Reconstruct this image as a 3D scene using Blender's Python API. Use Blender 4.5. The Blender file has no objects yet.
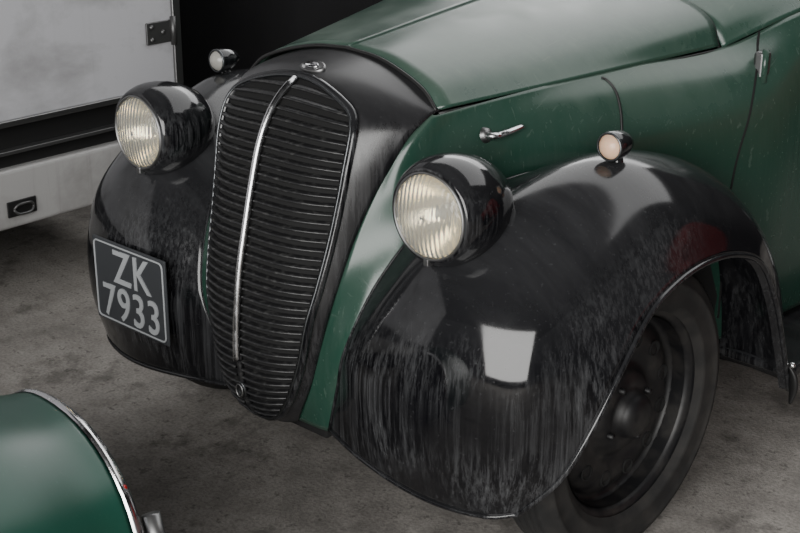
import bpy, math, numpy as np
from mathutils import Vector, Matrix
from mathutils.bvhtree import BVHTree
D=bpy.data; scene=bpy.context.scene; COL=bpy.context.collection

# ------------------------------------------------------------ materials
def mat(name, col, rough=.5, metal=0., coat=0., **kw):
    m=D.materials.new(name); m.use_nodes=True
    b=m.node_tree.nodes["Principled BSDF"]
    b.inputs["Base Color"].default_value=(*col,1); b.inputs["Roughness"].default_value=rough
    b.inputs["Metallic"].default_value=metal; b.inputs["Coat Weight"].default_value=coat
    for k,v in kw.items(): b.inputs[k.replace("_"," ")].default_value=v
    return m
def noise(nt,scale,vec_scale=(1,1,1),detail=6,rough=.6,lo=.4,hi=.6,coord="Object",dist=0.,rot=(0,0,0)):
    N=nt.nodes;L=nt.links
    tc=N.new("ShaderNodeTexCoord");mp=N.new("ShaderNodeMapping");mp.inputs["Scale"].default_value=vec_scale
    mp.inputs["Rotation"].default_value=rot
    n=N.new("ShaderNodeTexNoise");n.inputs["Scale"].default_value=scale;n.inputs["Detail"].default_value=detail
    n.inputs["Roughness"].default_value=rough;n.inputs["Distortion"].default_value=dist
    mr=N.new("ShaderNodeMapRange");mr.inputs["From Min"].default_value=lo;mr.inputs["From Max"].default_value=hi
    L.new(tc.outputs[coord],mp.inputs[0]);L.new(mp.outputs[0],n.inputs[0]);L.new(n.outputs["Fac"],mr.inputs["Value"])
    return mr.outputs[0]
def mth(nt,op,a,b):
    n=nt.nodes.new("ShaderNodeMath");n.operation=op
    for i,x in enumerate((a,b)):
        if isinstance(x,(int,float)): n.inputs[i].default_value=x
        else: nt.links.new(x,n.inputs[i])
    return n.outputs[0]
def mixc(nt,f,a,b):
    n=nt.nodes.new("ShaderNodeMix");n.data_type='RGBA'
    if isinstance(f,(int,float)): n.inputs[0].default_value=f
    else: nt.links.new(f,n.inputs[0])
    for i,x in ((6,a),(7,b)):
        if isinstance(x,tuple): n.inputs[i].default_value=(*x,1)
        else: nt.links.new(x,n.inputs[i])
    return n.outputs[2]
def mixv(nt,f,a,b):
    n=nt.nodes.new("ShaderNodeMix");n.data_type='FLOAT'
    if isinstance(f,(int,float)): n.inputs[0].default_value=f
    else: nt.links.new(f,n.inputs[0])
    for i,x in ((2,a),(3,b)):
        if isinstance(x,(int,float)): n.inputs[i].default_value=x
        else: nt.links.new(x,n.inputs[i])
    return n.outputs[0]
def upfac(nt,lo=.2,hi=.95):
    N=nt.nodes;g=N.new("ShaderNodeNewGeometry");s=N.new("ShaderNodeSeparateXYZ")
    nt.links.new(g.outputs["Normal"],s.inputs[0])
    a=mth(nt,'ABSOLUTE',s.outputs[2],0.)
    mr=N.new("ShaderNodeMapRange");mr.inputs["From Min"].default_value=lo;mr.inputs["From Max"].default_value=hi
    nt.links.new(a,mr.inputs["Value"]);return mr.outputs[0]
def bump(nt,b,h,strength=.2,dist=.002):
    n=nt.nodes.new("ShaderNodeBump");n.inputs["Strength"].default_value=strength;n.inputs["Distance"].default_value=dist
    nt.links.new(h,n.inputs["Height"]);nt.links.new(n.outputs[0],b.inputs["Normal"])

def paint(name,base,dust,streak=.5,updust=.6,r0=.1,r1=.45,film=.1,cw=.4,ww=.4,clo=.38,chi=.72,scr=0.):
    m=mat(name,base,r0);nt=m.node_tree;b=nt.nodes["Principled BSDF"];L=nt.links
    st=noise(nt,1.,(130,130,1.6),10,.72,.46,.66,dist=.03)
    st2=noise(nt,1.,(50,50,1.2),6,.6,.50,.68,dist=.03)
    patch=noise(nt,2.6,(1,1,1),3,.6,.36,.58)
    wipe=noise(nt,3.0,(1.2,7,2),9,.62,.42,.70,dist=.25,rot=(0,0,.45))
    cloud=noise(nt,3.6,(1,1,1),10,.62,clo,chi,dist=.25)
    spk=noise(nt,130.,(1,1,1),2,.5,.66,.74)
    up=upfac(nt)
    side=mth(nt,'MAXIMUM',mth(nt,'SUBTRACT',1.,mth(nt,'MULTIPLY',up,1.6)),0.)
    s=mth(nt,'MULTIPLY',side,mth(nt,'ADD',mth(nt,'MULTIPLY',st,.7),mth(nt,'MULTIPLY',st2,.35)))
    a=mth(nt,'MULTIPLY',mth(nt,'MULTIPLY',s,patch),streak)
    wc=mth(nt,'ADD',mth(nt,'MULTIPLY',wipe,ww),mth(nt,'ADD',mth(nt,'MULTIPLY',cloud,cw),1-cw-ww))
    c=mth(nt,'MULTIPLY',mth(nt,'MULTIPLY',up,wc),updust)
    f=mth(nt,'ADD',mth(nt,'ADD',a,c),film)
    if scr:
        s1=noise(nt,1.,(8,130,30),3,.5,.66,.72,rot=(0,.1,.7));s2=noise(nt,1.,(140,9,30),3,.5,.67,.73,rot=(0,.1,.25))
        f=mth(nt,'ADD',f,mth(nt,'MULTIPLY',mth(nt,'ADD',s1,s2),scr))
    f=mth(nt,'MINIMUM',mth(nt,'ADD',f,mth(nt,'MULTIPLY',spk,.15)),1.)
    L.new(mixc(nt,f,base,dust),b.inputs["Base Color"])
    L.new(mixv(nt,f,r0,r1),b.inputs["Roughness"])
    dent=noise(nt,3.,(1,1,1),2,.5,0,1)
    bump(nt,b,dent,.10,.01)
    return m
BLACK=paint("black_paint",(.004,.004,.005),(.090,.092,.096),.90,.40,.06,.42,.0,.15,.42)
NOSE=paint("nose_black_paint",(.005,.005,.006),(.080,.080,.083),.45,.42,.24,.5,.04,.3,.35)
GREEN=paint("green_paint",(.011,.043,.029),(.110,.148,.122),.12,.78,.22,.5,.05,.55,.25,.42,.62,.18)
GREEN2=paint("green_paint_other",(.005,.055,.036),(.05,.12,.09),.05,.15,.32,.45,.03)
RED=paint("red_paint",(.32,.010,.010),(.35,.05,.05),.05,.2,.25,.45,.05)
CHROME=mat("chrome",(.65,.65,.66),.18,1.)
nt=CHROME.node_tree;nt.links.new(mixv(nt,noise(nt,30,lo=.4,hi=.7),.16,.38),nt.nodes["Principled BSDF"].inputs["Roughness"])
DULL=mat("dull_metal",(.25,.25,.25),.42,1.)
EDGE=mat("tarnished_edge",(.12,.125,.13),.4,1.)
SLAT=mat("grille_slat_paint",(.02,.02,.022),.36);nt=SLAT.node_tree
nt.links.new(mixc(nt,noise(nt,90,lo=.5,hi=.8),(.014,.014,.015),(.07,.07,.068)),nt.nodes["Principled BSDF"].inputs["Base Color"])
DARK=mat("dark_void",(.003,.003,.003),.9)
RUBBER=mat("tyre_rubber",(.02,.02,.02),.75);nt=RUBBER.node_tree
nt.links.new(mixc(nt,noise(nt,14,lo=.4,hi=.7),(.008,.008,.008),(.026,.024,.022)),nt.nodes["Principled BSDF"].inputs["Base Color"])
RIM=mat("wheel_paint",(.012,.012,.013),.5);nt=RIM.node_tree
nt.links.new(mixc(nt,noise(nt,18,lo=.45,hi=.75),(.005,.005,.006),(.028,.026,.024)),nt.nodes["Principled BSDF"].inputs["Base Color"])
REFL=mat("lamp_reflector",(.93,.85,.67),.25,1.)
GLASS=mat("lamp_glass",(.95,.94,.88),.07,0,0,Transmission_Weight=.88,IOR=1.3)
nt=GLASS.node_tree;b=nt.nodes["Principled BSDF"]
wv=nt.nodes.new("ShaderNodeTexWave");wv.bands_direction='X';wv.inputs["Scale"].default_value=30;wv.inputs["Distortion"].default_value=0
tc=nt.nodes.new("ShaderNodeTexCoord");nt.links.new(tc.outputs["Object"],wv.inputs[0]);bump(nt,b,wv.outputs["Fac"],.42,.002)
AMBER=mat("sidelamp_lens",(.72,.47,.32),.3,Subsurface_Weight=.2)
CLEAR=mat("sidelamp_lens_clear",(.35,.34,.31),.25)
PLATE=mat("plate_black",(.035,.038,.042),.45)
DIGIT=mat("plate_silver",(.34,.355,.365),.45,.0)
def whitem(name,a,bb,lo,hi,st=.15):
    m=mat(name,a,.42);nt=m.node_tree;b=nt.nodes["Principled BSDF"]
    c=mixc(nt,mth(nt,'MULTIPLY',noise(nt,2.2,(1,1,1.4),12,.62,lo,hi,dist=.3),.8),a,bb)
    c=mixc(nt,mth(nt,'MULTIPLY',noise(nt,1.,(40,40,2),8,.7,.55,.78),st),c,bb)
    nt.links.new(c,b.inputs["Base Color"]);return m
WHITE=whitem("trailer_white",(.44,.44,.46),(.15,.145,.14),.47,.70)
GRIME=whitem("trailer_beam_white",(.36,.355,.35),(.09,.08,.07),.42,.70,.3)
STEEL=mat("galvanised",(.12,.12,.12),.45,.8)
BLACKRUB=mat("black_trim",(.01,.01,.01),.5)
REDL=mat("red_reflector",(.35,.01,.01),.25)
WIN=mat("window_glass",(.01,.012,.012),.05)
CONC=mat("concrete",(.2,.2,.19),.9);nt=CONC.node_tree;b=nt.nodes["Principled BSDF"]
n1=noise(nt,1.1,lo=.40,hi=.60,detail=10,rough=.6,dist=.1);n2=noise(nt,9,lo=.40,hi=.66,detail=14,rough=.78);n3=noise(nt,120,lo=.42,hi=.66,detail=4);n4=noise(nt,2.4,lo=.55,hi=.62,detail=12,dist=.1,rough=.70);n5=noise(nt,30,lo=.60,hi=.66,detail=4)
c=mixc(nt,n1,(.15,.138,.126),(.30,.28,.257));c=mixc(nt,mth(nt,'MULTIPLY',n2,.6),c,(.44,.415,.38))
c=mixc(nt,mth(nt,'MULTIPLY',n3,.45),c,(.09,.082,.074));c=mixc(nt,mth(nt,'MULTIPLY',n4,.6),c,(.065,.058,.052));c=mixc(nt,mth(nt,'MULTIPLY',n5,.45),c,(.05,.044,.04))
nt.links.new(c,b.inputs["Base Color"])
bump(nt,b,mth(nt,'ADD',n2,mth(nt,'MULTIPLY',n3,.4)),.3,.005)
WALL=mat("dark_wall",(.012,.012,.013),.9);nt=WALL.node_tree
nt.links.new(mixc(nt,noise(nt,2,lo=.4,hi=.7),(.004,.004,.005),(.009,.009,.010)),nt.nodes["Principled BSDF"].inputs["Base Color"])

# ------------------------------------------------------------ geometry helpers
def empty(name,loc=(0,0,0),rz=0):
    o=D.objects.new(name,None);COL.objects.link(o);o.location=loc;o.rotation_euler=(0,0,rz);return o
def mk(name,V,F,m,parent=None,smooth=True):
    me=D.meshes.new(name);me.from_pydata([tuple(map(float,v)) for v in V],[],F);me.materials.append(m)
    me.validate()
    if smooth: me.polygons.foreach_set("use_smooth",[True]*len(me.polygons))
    o=D.objects.new(name,me);COL.objects.link(o)
    if parent:o.parent=parent
    return o
def cr(P,n):
    P=np.asarray(P,float);a=2*P[0]-P[1];z=2*P[-1]-P[-2];Q=np.concatenate([[a],P,[z]]);out=[]
    t=np.linspace(0,1,n,endpoint=False).reshape((-1,)+(1,)*(P.ndim-1))
    for i in range(len(P)-1):
        p0,p1,p2,p3=Q[i:i+4]
        out.append(.5*((2*p1)+(-p0+p2)*t+(2*p0-5*p1+4*p2-p3)*t**2+(-p0+3*p1-3*p2+p3)*t**3))
    out.append(P[-1][None]);return np.concatenate(out)
def patchgrid(G,nu=6,nv=6):
    G=np.asarray(G,float);A=cr(G,nu);B=cr(np.swapaxes(A,0,1),nv);return np.swapaxes(B,0,1)
def gridmesh(name,A,m,parent=None,solid=0,flip=False,close=False):
    nu,nv=A.shape[:2];V=A.reshape(-1,3);F=[]
    for i in range(nu-1):
        for j in range(nv if close else nv-1):
            j2=(j+1)%nv
            f=(i*nv+j,i*nv+j2,(i+1)*nv+j2,(i+1)*nv+j);F.append(f[::-1] if flip else f)
    o=mk(name,V,F,m,parent)
    if solid:
        s=o.modifiers.new("s","SOLIDIFY");s.thickness=solid;s.offset=0
    return o
def mirror(A):
    B=np.array(A,float).copy();B[...,0]*=-1;return B
def tube(name,P,r,m,parent=None,seg=8,flat=1.,closed=False):
    P=np.asarray(P,float);n=len(P);V=[];F=[]
    T=np.gradient(P,axis=0)
    if closed: T=np.roll(P,-1,0)-np.roll(P,1,0)
    T/= np.linalg.norm(T,axis=1)[:,None]+1e-12
    up=np.array([0,0,1.]);
    if abs(T[0]@up)>.9: up=np.array([0,1.,0])
    nrm=np.cross(T[0],up);nrm/=np.linalg.norm(nrm)
    for i in range(n):
        nrm=nrm-T[i]*(nrm@T[i]);nrm/=np.linalg.norm(nrm);bn=np.cross(T[i],nrm)
        rr=r[i] if hasattr(r,'__len__') else r
        for k in range(seg):
            a=2*math.pi*k/seg;V.append(P[i]+rr*(math.cos(a)*nrm+flat*math.sin(a)*bn))
    for i in range(n if closed else n-1):
        i2=(i+1)%n
        for k in range(seg):
            F.append((i*seg+k,i*seg+(k+1)%seg,i2*seg+(k+1)%seg,i2*seg+k))
    if not closed: F.append(tuple(range(seg))[::-1]);F.append(tuple((n-1)*seg+k for k in range(seg)))
    return mk(name,V,F,m,parent)
def lathe(name,prof,origin,axis,m,parent=None,seg=64,smooth=True):
    ax=Vector(axis).normalized();a=ax.orthogonal().normalized()
    if abs(ax.z)<.9: a=(Vector((0,0,1))-ax*ax.z).normalized()
    b=ax.cross(a);O=Vector(origin);V=[];F=[];n=len(prof)
    for r,t in prof:
        for k in range(seg):
            th=2*math.pi*k/seg;V.append(O+ax*t+(a*math.cos(th)+b*math.sin(th))*max(r,1e-5))
    for i in range(n-1):
        for k in range(seg): F.append((i*seg+k,i*seg+(k+1)%seg,(i+1)*seg+(k+1)%seg,(i+1)*seg+k))
    return mk(name,V,F,m,parent,smooth)
def box(name,lo,hi,m,parent=None,bev=.0):
    x0,y0,z0=lo;x1,y1,z1=hi
    V=[(x0,y0,z0),(x1,y0,z0),(x1,y1,z0),(x0,y1,z0),(x0,y0,z1),(x1,y0,z1),(x1,y1,z1),(x0,y1,z1)]
    F=[(0,3,2,1),(4,5,6,7),(0,1,5,4),(1,2,6,5),(2,3,7,6),(3,0,4,7)]
    o=mk(name,V,F,m,parent,False)
    if bev:
        b=o.modifiers.new("b","BEVEL");b.width=bev;b.segments=3
    return o

# ============================================================ VINTAGE CAR
car=empty("vintage_car")
# --- nose shell
rows=[(-.015,.25,.065,.0,.26),(-.060,.30,.098,-.015,.31),(-.080,.36,.127,-.020,.365),(-.085,.43,.149,-.020,.43),
(-.080,.52,.172,-.014,.52),(-.068,.61,.186,.008,.60),(-.048,.70,.200,.038,.69),(-.028,.78,.219,.07,.77),(-.004,.86,.242,.102,.84),
(.028,.92,.258,.130,.89),(.07,.96,.267,.155,.912),(.12,.985,.271,.175,.925),(.175,1.0,.273,.188,.93),(.23,1.01,.275,.20,.933)]
R=cr(np.array(rows),8)
def S_at(r,x,off=0.):
    cy,cz,ex,ey,ez=r; s=abs(x)/ex
    return np.array([x,cy+(ey-cy)*s**3.1-off,cz+(ez-cz)*s**2.2])
ss=np.linspace(-1,1,65)
A=np.array([[S_at(r,s*r[2]) for s in ss] for r in R])
gridmesh("nose_cowl",A,NOSE,car,solid=.004)
def row_at_z(z):
    zs=R[:,1];return np.array([np.interp(z,zs,R[:,k]) for k in range(5)])
gw=np.array([(.268,.0),(.272,.03),(.285,.062),(.31,.084),(.36,.111),(.45,.139),(.58,.163),(.72,.179),(.84,.188),(.90,.188),(.93,.181),(.950,.165),(.963,.130),(.972,.080),(.976,.040),(.977,0.)])
GW=cr(gw,10)
def halfw(z): return float(np.interp(z,GW[:,0],GW[:,1]))
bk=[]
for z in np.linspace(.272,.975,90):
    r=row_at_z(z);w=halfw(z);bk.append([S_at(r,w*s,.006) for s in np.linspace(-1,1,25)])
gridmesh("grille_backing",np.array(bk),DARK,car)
V=[];F=[]
nz=39
for i in range(nz):
    z=.290+(.963-.290)*i/(nz-1)
    for sd in (-1,1):
        w=halfw(z)-.004
        if w<.02: continue
        xs=np.linspace(.009,w,14)
        base=len(V)
        for x in xs:
            r=row_at_z(z);p=S_at(r,sd*x)
            for dy,dz in ((-.006,-.0054),(-.0150,-.0046),(-.0200,-.0028),(-.0195,.0000),(-.0150,.0013),(-.006,.0023)):
                V.append(p+np.array([0,dy,dz]))
        for k in range(len(xs)-1):
            for j in range(5):
                F.append((base+k*6+j,base+(k+1)*6+j,base+(k+1)*6+j+1,base+k*6+j+1))
mk("grille_slats",V,F,SLAT,car)
def outl(o,d=0): return [S_at(row_at_z(z),max(w-d,0),o) for z,w in GW]+[S_at(row_at_z(z),-max(w-d,0),o) for z,w in GW[::-1][1:-1]]
tube("grille_surround",outl(.010),.0085,BLACK,car,closed=True,seg=10)
tube("grille_chrome_edge",outl(.019,.001),.0026,EDGE,car,closed=True)
P=[S_at(row_at_z(z),0,.022) for z in np.linspace(.415,.975,50)]
tube("grille_centre_bar",P,.0075,CHROME,car,seg=12,flat=1.)
P=[S_at(row_at_z(z),0,.014) for z in np.linspace(.275,.43,12)]
tube("grille_centre_bar_lower",P,.006,SLAT,car)
def oval(name,c,n,upv,a,b,m,dep=.006,parent=None):
    n=Vector(n).normalized();u=(Vector(upv)-n*Vector(upv).dot(n)).normalized();r=u.cross(n)
    V=[];F=[];K=32
    for t,sc in ((0,1),(dep*.7,1),(dep,.86),(dep*.75,.8),(dep*.75,.0)):
        for k in range(K):
            th=2*math.pi*k/K;V.append(Vector(c)+n*t+(r*a*math.cos(th)+u*b*math.sin(th))*max(sc,.001))
    for i in range(4):
        for k in range(K):F.append((i*K+k,i*K+(k+1)%K,(i+1)*K+(k+1)%K,(i+1)*K+k))
    return mk(name,V,F,m,car)
oval("nose_badge",(0,.125,.988),(0,-.42,.9),(0,1,.4),.033,.018,DULL,.007)
oval("nose_badge_core",(0,.122,.992),(0,-.42,.9),(0,1,.4),.018,.009,CHROME,.006)
lb=S_at(row_at_z(.345),0,.018)
oval("lower_badge",lb,(0,-1,-.1),(0,0,1),.014,.020,EDGE,.006)
tube("lower_badge_ring",[np.array(lb)+np.array([.010*math.cos(t),-.008,.014*math.sin(t)]) for t in np.linspace(0,2*math.pi,20,endpoint=False)],.0022,DULL,car,6,closed=True)
# --- bonnet
BF=[(0,.225,1.013),(.09,.222,1.006),(.17,.212,.988),(.235,.203,.963),(.272,.198,.930)]
BM=[(0,.55,1.052),(.12,.55,1.048),(.23,.545,1.026),(.315,.54,.995),(.362,.535,.952)]
BM2=[(0,.78,1.078),(.14,.78,1.074),(.28,.775,1.050),(.375,.77,1.015),(.412,.765,.965)]
BR=[(0,.985,1.10),(.16,.98,1.095),(.31,.97,1.072),(.415,.955,1.035),(.452,.945,.975)]
def up(L,d): return [(x,y,z+d) for x,y,z in L]
G=np.array([up(BF,.004),up(BM,.004),up(BM2,.004),up(BR,.004)])
for nm,g in (("bonnet_panel_l",G),("bonnet_panel_r",mirror(G))):
    A=patchgrid(g,10,8);o=gridmesh(nm,A,GREEN,car,solid=.006)
bl=patchgrid(G,10,8)
tube("bonnet_centre_hinge",bl[:,0]+np.array([0,0,.002]),.0045,GREEN,car)
tube("bonnet_front_bead",np.concatenate([mirror(bl[0])[::-1],bl[0][1:]])+np.array([0,-.005,-.001]),.004,BLACKRUB,car)
tube("bonnet_rear_gap",np.concatenate([mirror(bl[-1])[::-1],bl[-1][1:]])+np.array([0,.004,-.003]),.003,BLACKRUB,car)
for sd in (1,-1):
    e=bl[:,-1].copy();e[:,0]*=sd
    tube("bonnet_edge_bead",e+np.array([sd*.002,0,-.007]),.0035,BLACKRUB,car)
def E(z): 
    return (np.interp(z,R[:,4],R[:,2]),np.interp(z,R[:,4],R[:,3]))
rws=[
 [(.15,.010,.262),(.20,.06,.262),(.26,.18,.27),(.32,.35,.28),(.44,.65,.29),(.55,.96,.30),(.567,1.12,.30),(.580,1.30,.30)],
 [(.180,.000,.365),(.215,.05,.37),(.27,.18,.37),(.33,.35,.38),(.45,.65,.38),(.562,.96,.40),(.582,1.12,.41),(.594,1.30,.41)],
 [(.222,-.010,.48),(.25,.04,.49),(.29,.18,.49),(.35,.35,.50),(.46,.65,.50),(.570,.96,.52),(.591,1.12,.52),(.604,1.30,.52)],
 [(.255,.036,.605),(.275,.09,.61),(.31,.20,.62),(.37,.35,.62),(.47,.65,.63),(.573,.96,.66),(.596,1.12,.66),(.608,1.30,.66)],
 [(.262,.095,.70),(.30,.15,.715),(.335,.25,.725),(.39,.40,.73),(.48,.66,.74),(.571,.96,.77),(.594,1.12,.78),(.607,1.30,.79)],
 [(.255,.105,.795),(.30,.18,.80),(.34,.28,.81),(.39,.42,.82),(.475,.67,.84),(.558,.96,.86),(.587,1.12,.88),(.603,1.30,.89)],
 [(.266,.138,.875),(.288,.20,.875),(.325,.30,.885),(.37,.43,.90),(.44,.68,.92),(.520,.958,.935),(.570,1.12,.965),(.594,1.30,.985)],
 [(.276,.190,.926),(.291,.25,.932),(.317,.35,.943),(.345,.47,.953),(.394,.69,.966),(.457,.955,.976),(.530,1.12,1.035),(.570,1.30,1.07)]]
G=[]
for k,rw in enumerate(rws):
    z0=[.262,.355,.46,.58,.69,.79,.87,.928][k];ex,ey=E(z0)
    G.append([(ex-.004,ey+.002,z0)]+rw)
G=np.array(G)
side=patchgrid(G,8,8)
gridmesh("side_panel_l",side,GREEN,car,solid=.004)
gridmesh("side_panel_r",mirror(side),GREEN,car,solid=.004)
G=np.array([[(.457,.955,.976),(.41,.958,1.030),(.25,.968,1.078),(0,.975,1.094)],
 [(.530,1.12,1.035),(.45,1.12,1.095),(.25,1.12,1.145),(0,1.12,1.162)],
 [(.570,1.30,1.07),(.47,1.30,1.135),(.27,1.30,1.18),(0,1.30,1.20)]])
sc=patchgrid(G,8,8)
gridmesh("scuttle",np.concatenate([sc,mirror(sc)[:,::-1][:,1:]],axis=1),GREEN,car,solid=.004)
# --- rear body
secs=[(1.29,[(.580,.30),(.603,.5),(.609,.75),(.598,.96),(.570,1.068),(.28,1.175),(0,1.20)]),
(1.60,[(.60,.30),(.62,.5),(.625,.75),(.61,.95),(.53,1.36),(.33,1.47),(0,1.50)]),
(2.2,[(.60,.30),(.62,.5),(.62,.75),(.60,.97),(.51,1.40),(.33,1.51),(0,1.54)]),
(2.8,[(.55,.30),(.58,.5),(.57,.75),(.54,.95),(.42,1.2),(.26,1.28),(0,1.31)]),
(3.2,[(.42,.33),(.45,.45),(.45,.6),(.40,.75),(.3,.88),(.18,.93),(0,.95)]),
(3.3,[(.2,.4),(.22,.45),(.22,.5),(.2,.55),(.15,.6),(.1,.62),(0,.63)])]
G=np.array([[(x,y,z) for x,z in s] for y,s in secs])
rb=patchgrid(G,8,6)
full=np.concatenate([rb,mirror(rb)[:,::-1][:,1:]],axis=1)
gridmesh("rear_body",full,GREEN,car,solid=.004)
ws=np.array([[(-.46,1.345,1.14),(0,1.31,1.235),(.46,1.345,1.14)],[(-.44,1.55,1.36),(0,1.52,1.44),(.44,1.55,1.36)]])
gridmesh("windscreen",patchgrid(ws,4,10),WIN,car)
for sd in (1,-1):
    g=np.array([[(.618,1.5,1.0),(.624,1.8,1.01),(.62,2.1,1.01)],[(.565,1.6,1.30),(.565,1.8,1.32),(.56,2.1,1.32)]]);g[...,0]*=sd
    gridmesh("side_window",patchgrid(g,4,4),WIN,car)
def bvh(A):
    nu,nv=A.shape[:2]
    return BVHTree.FromPolygons([tuple(v) for v in A.reshape(-1,3)],[(i*nv+j,i*nv+j+1,(i+1)*nv+j+1,(i+1)*nv+j) for i in range(nu-1) for j in range(nv-1)])
bvs=[bvh(side)]
def onside(y,z,off=.0):
    h=bvs[0].ray_cast(Vector((2,y,z)),Vector((-1,0,0)))
    x=h[0].x if h[0] is not None else .5
    return np.array([x+off,y,z])
# black sheet added over the green body side, standing in for wheel-well shade
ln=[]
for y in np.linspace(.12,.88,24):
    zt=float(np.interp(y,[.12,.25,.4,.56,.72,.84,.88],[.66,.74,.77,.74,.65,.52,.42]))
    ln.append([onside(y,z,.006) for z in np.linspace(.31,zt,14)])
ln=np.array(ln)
gridmesh("wheel_well_shade_l",ln,DARK,car);gridmesh("wheel_well_shade_r",mirror(ln),DARK,car)
dl=[(.90,.36),(.885,.5),(.880,.62),(.888,.74),(.925,.84),(.968,.915),(1.02,.975)]
dlc=cr(np.array(dl),6)
def drop(pts,off):
    return np.array([onside(y,z,off) for y,z in pts])
for sd in (1,-1):
    P=drop(dlc,.001)
    P=np.concatenate([P,[[.488,1.06,1.022],[.47,1.085,1.05]]])
    P[:,0]*=sd
    tube("door_gap",P,.0034,DARK,car)
P=np.array([onside(y,z,.003) for y,z in cr(np.array([(.592,.953),(.60,.947),(.603,.93),(.595,.89),(.585,.85),(.58,.80)]),5)])
tube("wing_piping",P,.003,BLACKRUB,car)
h=onside(1.0,.945,.004)
box("door_hinge",(h[0]-.012,h[1]-.020,h[2]-.034),(h[0]+.016,h[1]+.016,h[2]+.028),DULL,car,.008)
tube("door_hinge_pin",[(h[0]+.014,h[1]-.012,h[2]-.040),(h[0]+.014,h[1]-.012,h[2]+.034)],.008,GREEN,car,12)
for sd in (1,-1):
    c0=onside(.285,.876);c1=onside(.35,.887)
    P=np.array([c0+[.004,0,0],c0+[.018,-.0,0.002],c0+[.021,.016,0.001],(c0+c1)/2+[.019,0,0],c1+[.013,0,0],c1+[.007,.010,-.003]]);P[:,0]*=sd
    PP=cr(P,5);tube("bonnet_catch",PP,[.010]*7+[.011-.005*i/(len(PP)-7) for i in range(len(PP)-7)],CHROME,car,10,.7)
    o=np.array(c0);o[0]*=sd;lathe("bonnet_catch_boss",[(.0,.010),(.012,.009),(.015,.004),(.017,0)],o,(sd,0,0.3),DULL,car,20)
# --- wings
W=np.array([
[(.15,.010,.265),(.28,-.030,.262),(.40,-.040,.250),(.50,-.035,.246),(.590,-.012,.250),(.640,.018,.262)],
[(.185,.000,.37),(.29,-.045,.365),(.41,-.064,.36),(.52,-.056,.36),(.635,-.02,.362),(.705,.055,.345)],
[(.222,-.010,.48),(.31,-.050,.48),(.42,-.068,.485),(.535,-.058,.49),(.655,-.01,.485),(.738,.100,.445)],
[(.262,.045,.62),(.34,-.010,.61),(.43,-.035,.615),(.545,-.025,.62),(.668,.035,.60),(.747,.165,.537)],
[(.31,.14,.735),(.37,.07,.72),(.45,.045,.72),(.555,.058,.715),(.672,.12,.685),(.748,.245,.622)],
[(.37,.26,.79),(.43,.20,.80),(.50,.18,.805),(.59,.20,.79),(.685,.26,.745),(.747,.33,.658)],
[(.41,.40,.80),(.47,.37,.84),(.54,.36,.858),(.62,.37,.838),(.70,.40,.77),(.747,.43,.672)],
[(.44,.56,.77),(.50,.55,.815),(.57,.55,.830),(.645,.55,.802),(.712,.55,.74),(.747,.55,.66)],
[(.47,.72,.68),(.53,.71,.74),(.59,.70,.755),(.655,.70,.733),(.715,.69,.68),(.747,.67,.61)],
[(.50,.84,.55),(.55,.84,.60),(.61,.832,.615),(.67,.825,.595),(.72,.80,.55),(.745,.76,.50)],
[(.52,.90,.38),(.57,.905,.41),(.62,.905,.415),(.67,.89,.40),(.712,.88,.385),(.742,.835,.36)],
[(.53,.94,.24),(.57,.945,.24),(.62,.945,.24),(.67,.94,.24),(.70,.93,.24),(.737,.895,.24)]])
wg=patchgrid(W,7,8)
for sd,nm in ((1,"l"),(-1,"r")):
    g=wg.copy();g[...,0]*=sd
    gridmesh("front_wing_"+nm,g,BLACK,car,solid=.004)
    lip=g[:,-1];tube("front_wing_lip_"+nm,lip,.006,BLACK,car)
    bot=g[0];tube("front_wing_hem_"+nm,bot,.005,BLACK,car)
    inn=g[:,0][:60];tube("front_wing_bead_"+nm,inn,.004,BLACK,car)
    fl=np.stack([lip,lip+np.array([-sd*.02,0,0])+ (np.array([0,.435,.32])-lip*np.array([0,1,1]))*.02],1)
    gridmesh("front_wing_flange_"+nm,fl,BLACK,car)
    g2=g.copy();g2[...,1]=2.9-g2[...,1]
    gridmesh("rear_wing_"+nm,g2,BLACK,car,solid=.004)
    box("running_board_"+nm,(min(sd*.5,sd*.73),.93,.25),(max(sd*.5,sd*.73),1.97,.28),BLACK,car,.01)
P=cr(np.array([(.742,.87,.31),(.75,.88,.285),(.752,.885,.25),(.75,.88,.215)]),6)
tube("wing_stay_flap",P,[.005+.012*math.sin(math.pi*i/(len(P)-1)) for i in range(len(P))],BLACKRUB,car,10,.5)
lathe("wing_stay_bolt",[(0,.008),(.006,.006),(.007,0)],(.750,.868,.315),(1,-.6,.2),CHROME,car,12)
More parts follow.
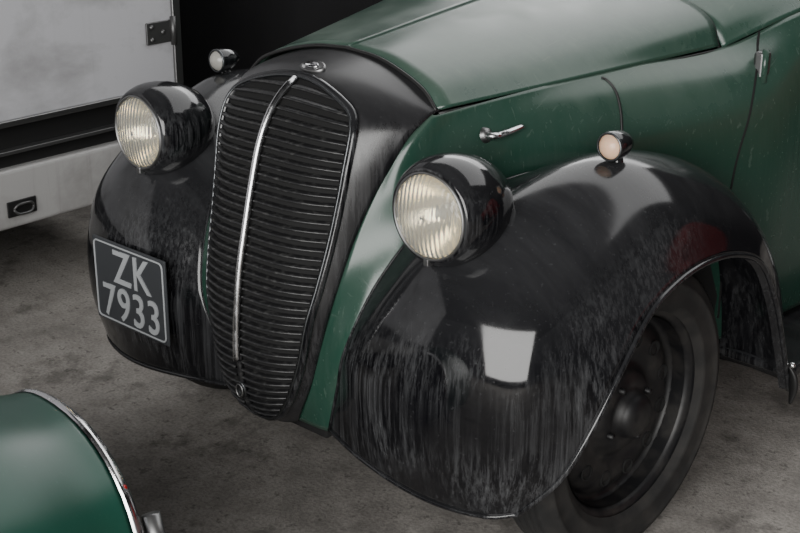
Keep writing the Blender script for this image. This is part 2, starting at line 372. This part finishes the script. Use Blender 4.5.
# --- wheels
def wheel(nm,x,y,sd,steer=0.,car=car):
    ax=Vector((sd*math.cos(steer),-math.sin(steer)*sd,0)) if steer else Vector((sd,0,0))
    O=(x,y,.320)
    tp=[(.222,-.045),(.235,-.055),(.27,-.062),(.30,-.058),(.312,-.046),(.3185,-.036)]
    for gx in (-.03,-.012,.006,.024):
        tp+=[(.3195,gx),(.3205,gx+.008),(.3195,gx+.0095),(.313,gx+.010),(.313,gx+.014),(.3195,gx+.0155)]
    tp=tp+[(.311,.046),(.298,.058),(.288,.0605),(.286,.063),(.280,.063),(.278,.061),(.262,.062),(.245,.059),(.240,.060),(.236,.056),(.222,.045)]
    lathe("tyre_"+nm,tp,O,ax,RUBBER,car,96)
    rp=[(.226,.047),(.232,.052),(.233,.046),(.226,.040),(.214,.038),(.208,.028),(.205,.0),(.198,-.012),(.188,-.008),(.172,.006),(.150,.014),(.128,.012),(.112,.004),(.100,.006),(.088,.020),(.078,.030),(.060,.033),(.052,.034),(.048,.050),(.040,.062),(.022,.068),(.0,.069)]
    lathe("rim_"+nm,rp,O,ax,RIM,car,72)
    a=Vector((0,0,1));bb=ax.cross(a)
    for k in range(12):
        th=2*math.pi*(k+.5)/12;c=Vector(O)+(a*math.cos(th)+bb*math.sin(th))*.150+ax*.0148
        lathe("rim_hole_%s_%d"%(nm,k),[(.0,-.004),(.013,-.004),(.0145,.001),(.0165,.001),(.018,-.002)],c,ax,DARK,car,16)
    for k in range(4):
        th=2*math.pi*(k+.3)/4;c=Vector(O)+(a*math.cos(th)+bb*math.sin(th))*.068+ax*.03
        lathe("wheel_nut_%s_%d"%(nm,k),[(.0,.014),(.007,.012),(.009,.0)],c,ax,RIM,car,6)
    lathe("rim_inner_"+nm,[(.205,-.05),(.205,.03)],O,ax,RIM,car,48)
wheel("front_l",.588,.410,1,.04);wheel("front_r",-.588,.410,-1)
wheel("rear_l",.585,2.465,1);wheel("rear_r",-.585,2.465,-1)
box("chassis",(-.42,.12,.22),(.42,3.0,.34),DARK,car,.02)
tube("front_axle",[(-.56,.41,.30),(.56,.41,.30)],.03,DARK,car)
box("valance",(-.12,.03,.22),(.12,.14,.28),DARK,car,.01)
# --- headlamps
def headlamp(nm,x,toe):
    O=Vector((x,0,.80));ax=Vector((toe,-1,.0)).normalized()
    sh=[(.0815,.004),(.085,.0065),(.0905,.002),(.097,-.010),(.1015,-.024),(.104,-.042),(.1035,-.065),(.099,-.092),(.090,-.120),(.075,-.148),(.052,-.172),(.025,-.186),(.0,-.190)]
    lathe("headlamp_shell_"+nm,sh,O,ax,BLACK,car,72)
    lathe("headlamp_rim_"+nm,[(.0775,.002),(.0785,.008),(.0805,.0095),(.083,.0075),(.084,.004)],O,ax,DULL,car,72)
    gl=[(.078*math.cos(t),.004+.018*math.sin(t)) for t in np.linspace(0,math.pi/2,14)]
    gl+= [(.076*math.cos(t),.000+.018*math.sin(t)) for t in np.linspace(math.pi/2,0,14)]
    lathe("headlamp_glass_"+nm,gl,O,ax,GLASS,car,72)
    rf=[(.079*math.sqrt(t),-.068+.070*t) for t in np.linspace(0.0,1,24)]
    lathe("headlamp_reflector_"+nm,rf,O,ax,REFL,car,64)
    lathe("headlamp_bulb_"+nm,[(0,-.015),(.009,-.018),(.014,-.028),(.012,-.042),(.008,-.065)],O,ax,CLEAR,car,20)
    box("headlamp_clip_"+nm,(x-.006,-.012,.706),(x+.006,.004,.720),DULL,car,.002)
    tube("headlamp_stem_"+nm,[(x,.085,.75),(x*.98,.09,.70),(x*.97,.10,.66)],[.03,.034,.042],BLACK,car,16)
headlamp("l",.43,.02);headlamp("r",-.43,-.0)
def sidelamp(nm,x,m):
    O=Vector((x,.345,.888));ax=(0,-1,.0)
    lathe("sidelamp_lens_"+nm,[(0,.014),(.010,.0125),(.019,.007),(.024,.0)],O,ax,m,car,32)
    lathe("sidelamp_body_"+nm,[(.024,.002),(.0275,.002),(.029,-.004),(.0285,-.018),(.026,-.036),(.019,-.054),(.009,-.066),(0,-.070)],O,ax,BLACK,car,32)
    lathe("sidelamp_ring_"+nm,[(.0245,.003),(.0270,.004),(.0288,.0),(.0285,-.003)],O,ax,EDGE,car,32)
    tube("sidelamp_foot_"+nm,[(x,.372,.872),(x,.374,.855),(x,.376,.838)],[.010,.012,.02],BLACK,car,12)
sidelamp("l",.575,AMBER);sidelamp("r",-.575,CLEAR)
# --- number plate
pc=Vector((-.400,-.078,.454))
HW,HH=.134,.101
box("number_plate",(pc.x-HW,pc.y,pc.z-HH),(pc.x+HW,pc.y+.006,pc.z+HH),PLATE,car,.003)
def rr(a,b,r,n=6):
    P=[]
    for cx,cz,t0 in ((a-r,b-r,0),(-a+r,b-r,90),(-a+r,-b+r,180),(a-r,-b+r,270)):
        for k in range(n+1):
            t=math.radians(t0+90*k/n);P.append((pc.x+cx+r*math.cos(t),pc.y-.001,pc.z+cz+r*math.sin(t)))
    return P
tube("plate_border",rr(HW-.008,HH-.008,.012),.0022,DIGIT,car,8,closed=True)
def txt(s,x,z,size,sx):
    c=D.curves.new("reg","FONT");c.body=s;c.size=size;c.extrude=.0015;c.offset=.0008;c.align_x='CENTER';c.space_character=1.1
    c.materials.append(DIGIT);o=D.objects.new("plate_text_"+s.lower(),c);COL.objects.link(o)
    o.location=(x,pc.y-.001,z);o.rotation_euler=(math.pi/2,0,0);o.scale=(sx,1,1);o.parent=car
txt("ZK",pc.x+.012,pc.z+.006,.114,.90);txt("7933",pc.x+.003,pc.z-.084,.114,.88)
tube("plate_bracket",[(pc.x,pc.y+.006,pc.z-.03),(pc.x,-.05,pc.z-.03)],.012,BLACKRUB,car)

# ============================================================ TRAILER
tr=empty("trailer",(-1.45,.5,0),math.radians(3))
ye=.42
box("box_side",(-1.9,-3.2,.60),(0,ye,2.25),WHITE,tr,.006)
box("rear_post",(-.06,ye-.022,.60),(.010,ye+.010,2.25),DULL,tr,.004)
box("lower_rail",(-.03,-3.2,.585),(.012,ye,.603),DULL,tr,.003)
box("skirt_strip",(-1.85,-3.2,.455),(-.03,ye,.587),BLACKRUB,tr,.004)
box("skirt_lip",(-.03,-3.2,.500),(.004,ye,.512),STEEL,tr,.003)
box("side_beam",(-1.85,-3.2,.275),(.0,ye,.455),GRIME,tr,.012)
box("hinge_plate",(.0,ye-.13,.745),(.008,ye-.025,.815),STEEL,tr,.003)
tube("hinge_knuckle",[(.012,ye-.025,.735),(.012,ye-.025,.825)],.010,STEEL,tr)
for dy,dz in ((-.11,.76),(-.11,.80),(-.065,.78)):
    lathe("hinge_bolt",[(0,.006),(.006,.005),(.008,0)],(.008,ye+dy,dz),(1,0,0),STEEL,tr,10)
box("latch_plate",(.0,-.27,.312),(.006,-.17,.360),BLACKRUB,tr,.002)
tube("latch_handle",cr(np.array([(.012,-.255,.336),(.018,-.24,.350),(.018,-.20,.350),(.012,-.185,.336),(.018,-.20,.322),(.018,-.24,.322),(.012,-.255,.336)]),4),.004,STEEL,tr)
for yy in (-2.3,-1.6):
    lathe("trailer_wheel",[(0,.02),(.13,.03),(.15,.05),(.17,.06),(.24,.07),(.275,.04),(.28,0),(.275,-.05),(.24,-.09)],(-.25,yy,.28),(1,0,0),RUBBER,tr,40)
box("axle_frame",(-1.6,-2.5,.22),(-.3,ye-.3,.28),DARK,tr,.01)

# ============================================================ OTHER GREEN CAR (foreground corner)
c2=empty("car")
Rv=np.array([.736,.677,0]);Nv=np.array([.677,-.736,0])
m=Rv*.74-Nv*.67;m/=np.linalg.norm(m);p=np.array([-m[1],m[0],0]);p=-p if p@Nv<0 else p
cen=np.array([.10,-.66,.308])+Rv*.056
def ring(t,a,bb,shift=0):
    out=[]
    for k in range(48):
        th=2*math.pi*k/48;c,s=math.cos(th),math.sin(th)
        cc=math.copysign(abs(c)**.88,c);sn=math.copysign(abs(s)**.88,s)
        out.append(cen+m*t+p*(cc*a)+np.array([0,0,sn*bb])+np.array([0,0,shift]))
    return out
G=np.array([ring(-1.6,.44,.34,.03),ring(-.9,.42,.33,.03),ring(-.45,.37,.31,.02),ring(-.2,.31,.28,.01),ring(-.06,.265,.25),ring(0,.25,.24)])
gg=cr(G,6);gridmesh("rear_wing",gg,GREEN2,c2,solid=.003,close=True)
G=np.array([ring(0,.253,.243),ring(.006,.256,.246),ring(.018,.250,.240),ring(.024,.236,.227)])
gridmesh("wing_chrome_band",cr(G,4),CHROME,c2,close=True)
G=np.array([ring(.024,.234,.225),ring(.026,.1,.12),ring(.026,.001,.001)])
gridmesh("wing_end_cap",G,BLACKRUB,c2,close=True)
q=cen+m*.010+p*.196+np.array([0,0,.163])
lathe("reflector",[(0,.006),(.005,.005),(.007,0)],q,tuple(p+np.array([0,0,.6])),REDL,c2,16)
q=cen+m*.045
tube("bumper",[q+p*.215+np.array([0,0,.11]),q+p*.235+np.array([0,0,.05]),q+p*.245+np.array([0,0,-.03]),q+p*.245+np.array([0,0,-.16])],.016,DULL,c2,14)
for t in (-.9,):
    o=cen+m*t;lathe("wheel",[(0,.05),(.15,.06),(.17,.08),(.25,.09),(.30,.06),(.31,0),(.30,-.06)],(o[0],o[1],.31),tuple(p),RUBBER,c2,48)

# ============================================================ RED CAR parked alongside (seen only in the paint)
c3=empty("car.001",(2.95,.9,0))
gridmesh("body",full.copy(),RED,c3,solid=.004)
g=np.array([[(-.50,.05,.35),(-.48,.0,.65),(0,-.05,.72),(.48,.0,.65),(.50,.05,.35)],[(-.56,.5,.3),(-.54,.5,.85),(0,.5,.98),(.54,.5,.85),(.56,.5,.3)],[(-.575,.96,.3),(-.56,.96,.88),(0,.96,1.09),(.56,.96,.88),(.575,.96,.3)],[(-.58,1.30,.3),(-.57,1.30,1.0),(0,1.30,1.20),(.57,1.30,1.0),(.58,1.30,.3)]])
gridmesh("bonnet",patchgrid(g,8,8),RED,c3,solid=.004)
for i,(x,y) in enumerate(((-.62,.45),(.62,.45),(-.62,2.5),(.62,2.5))):
    s=1 if x>0 else -1
    lathe("wheel_%d"%i,[(0,.03),(.12,.04),(.20,.02),(.22,.05),(.29,.05),(.32,.02),(.32,-.04),(.29,-.06)],(x,y,.32),(s,0,0),RUBBER,c3,40)

# ============================================================ ROOM
def plane(name,V,m): return mk(name,V,[(0,1,2,3)],m,None,False)
plane("floor",[(-6,-6,0),(6,-6,0),(6,6,0),(-6,6,0)],CONC)
plane("wall_back",[(-6,5,0),(6,5,0),(6,5,3.6),(-6,5,3.6)],WALL)
plane("wall_left",[(-5,-6,0),(-5,5,0),(-5,5,3.6),(-5,-6,3.6)],WALL)
box("added_dark_screen",(-5,1.75,0),(-.95,1.87,1.55),WALL)  # added black screen: hides lit floor, stands in for the darkness behind the trailer
plane("ceiling",[(-6,-6,3.6),(6,-6,3.6),(6,6,3.6),(-6,6,3.6)],WALL)

# ============================================================ LIGHT
def area(name,loc,target,sx,sy,e,col=(1,1,1)):
    l=D.lights.new(name,'AREA');l.shape='RECTANGLE';l.size=sx;l.size_y=sy;l.energy=e;l.color=col
    o=D.objects.new(name,l);COL.objects.link(o);o.location=loc
    o.rotation_euler=(Vector(target)-Vector(loc)).to_track_quat('-Z','Y').to_euler();return o
area("doorway_light",(2.7,-4.4,1.95),(.4,0,.6),4.0,3.4,470,(1,.99,.97))
area("skylight",(.0,1.9,3.5),(.0,1.4,0),5.0,4.0,160,(1,1,1))
area("roof_light",(-1.5,4.2,3.2),(0,.5,.9),3.2,1.2,60,(1,1,1))
w=D.worlds.new("w");scene.world=w;w.use_nodes=True
w.node_tree.nodes["Background"].inputs[0].default_value=(.97,.98,1,1);w.node_tree.nodes["Background"].inputs[1].default_value=.13

# ============================================================ CAMERA
yaw,pit,rol=[math.radians(a) for a in (42.622,20.508,.34)]
fw=Vector((-math.sin(yaw)*math.cos(pit),math.cos(yaw)*math.cos(pit),-math.sin(pit)))
r=Vector((math.cos(yaw),math.sin(yaw),0));u=r.cross(fw)
r2=r*math.cos(rol)+u*math.sin(rol);u2=u*math.cos(rol)-r*math.sin(rol)
cd=D.cameras.new("camera");cam=D.objects.new("camera",cd);COL.objects.link(cam)
M=Matrix((r2,u2,-fw)).transposed().to_4x4();M.translation=Vector((1.897,-1.674,1.535));cam.matrix_world=M
cd.sensor_width=36;cd.lens=1300.8*36/800;cd.clip_start=.05
scene.camera=cam
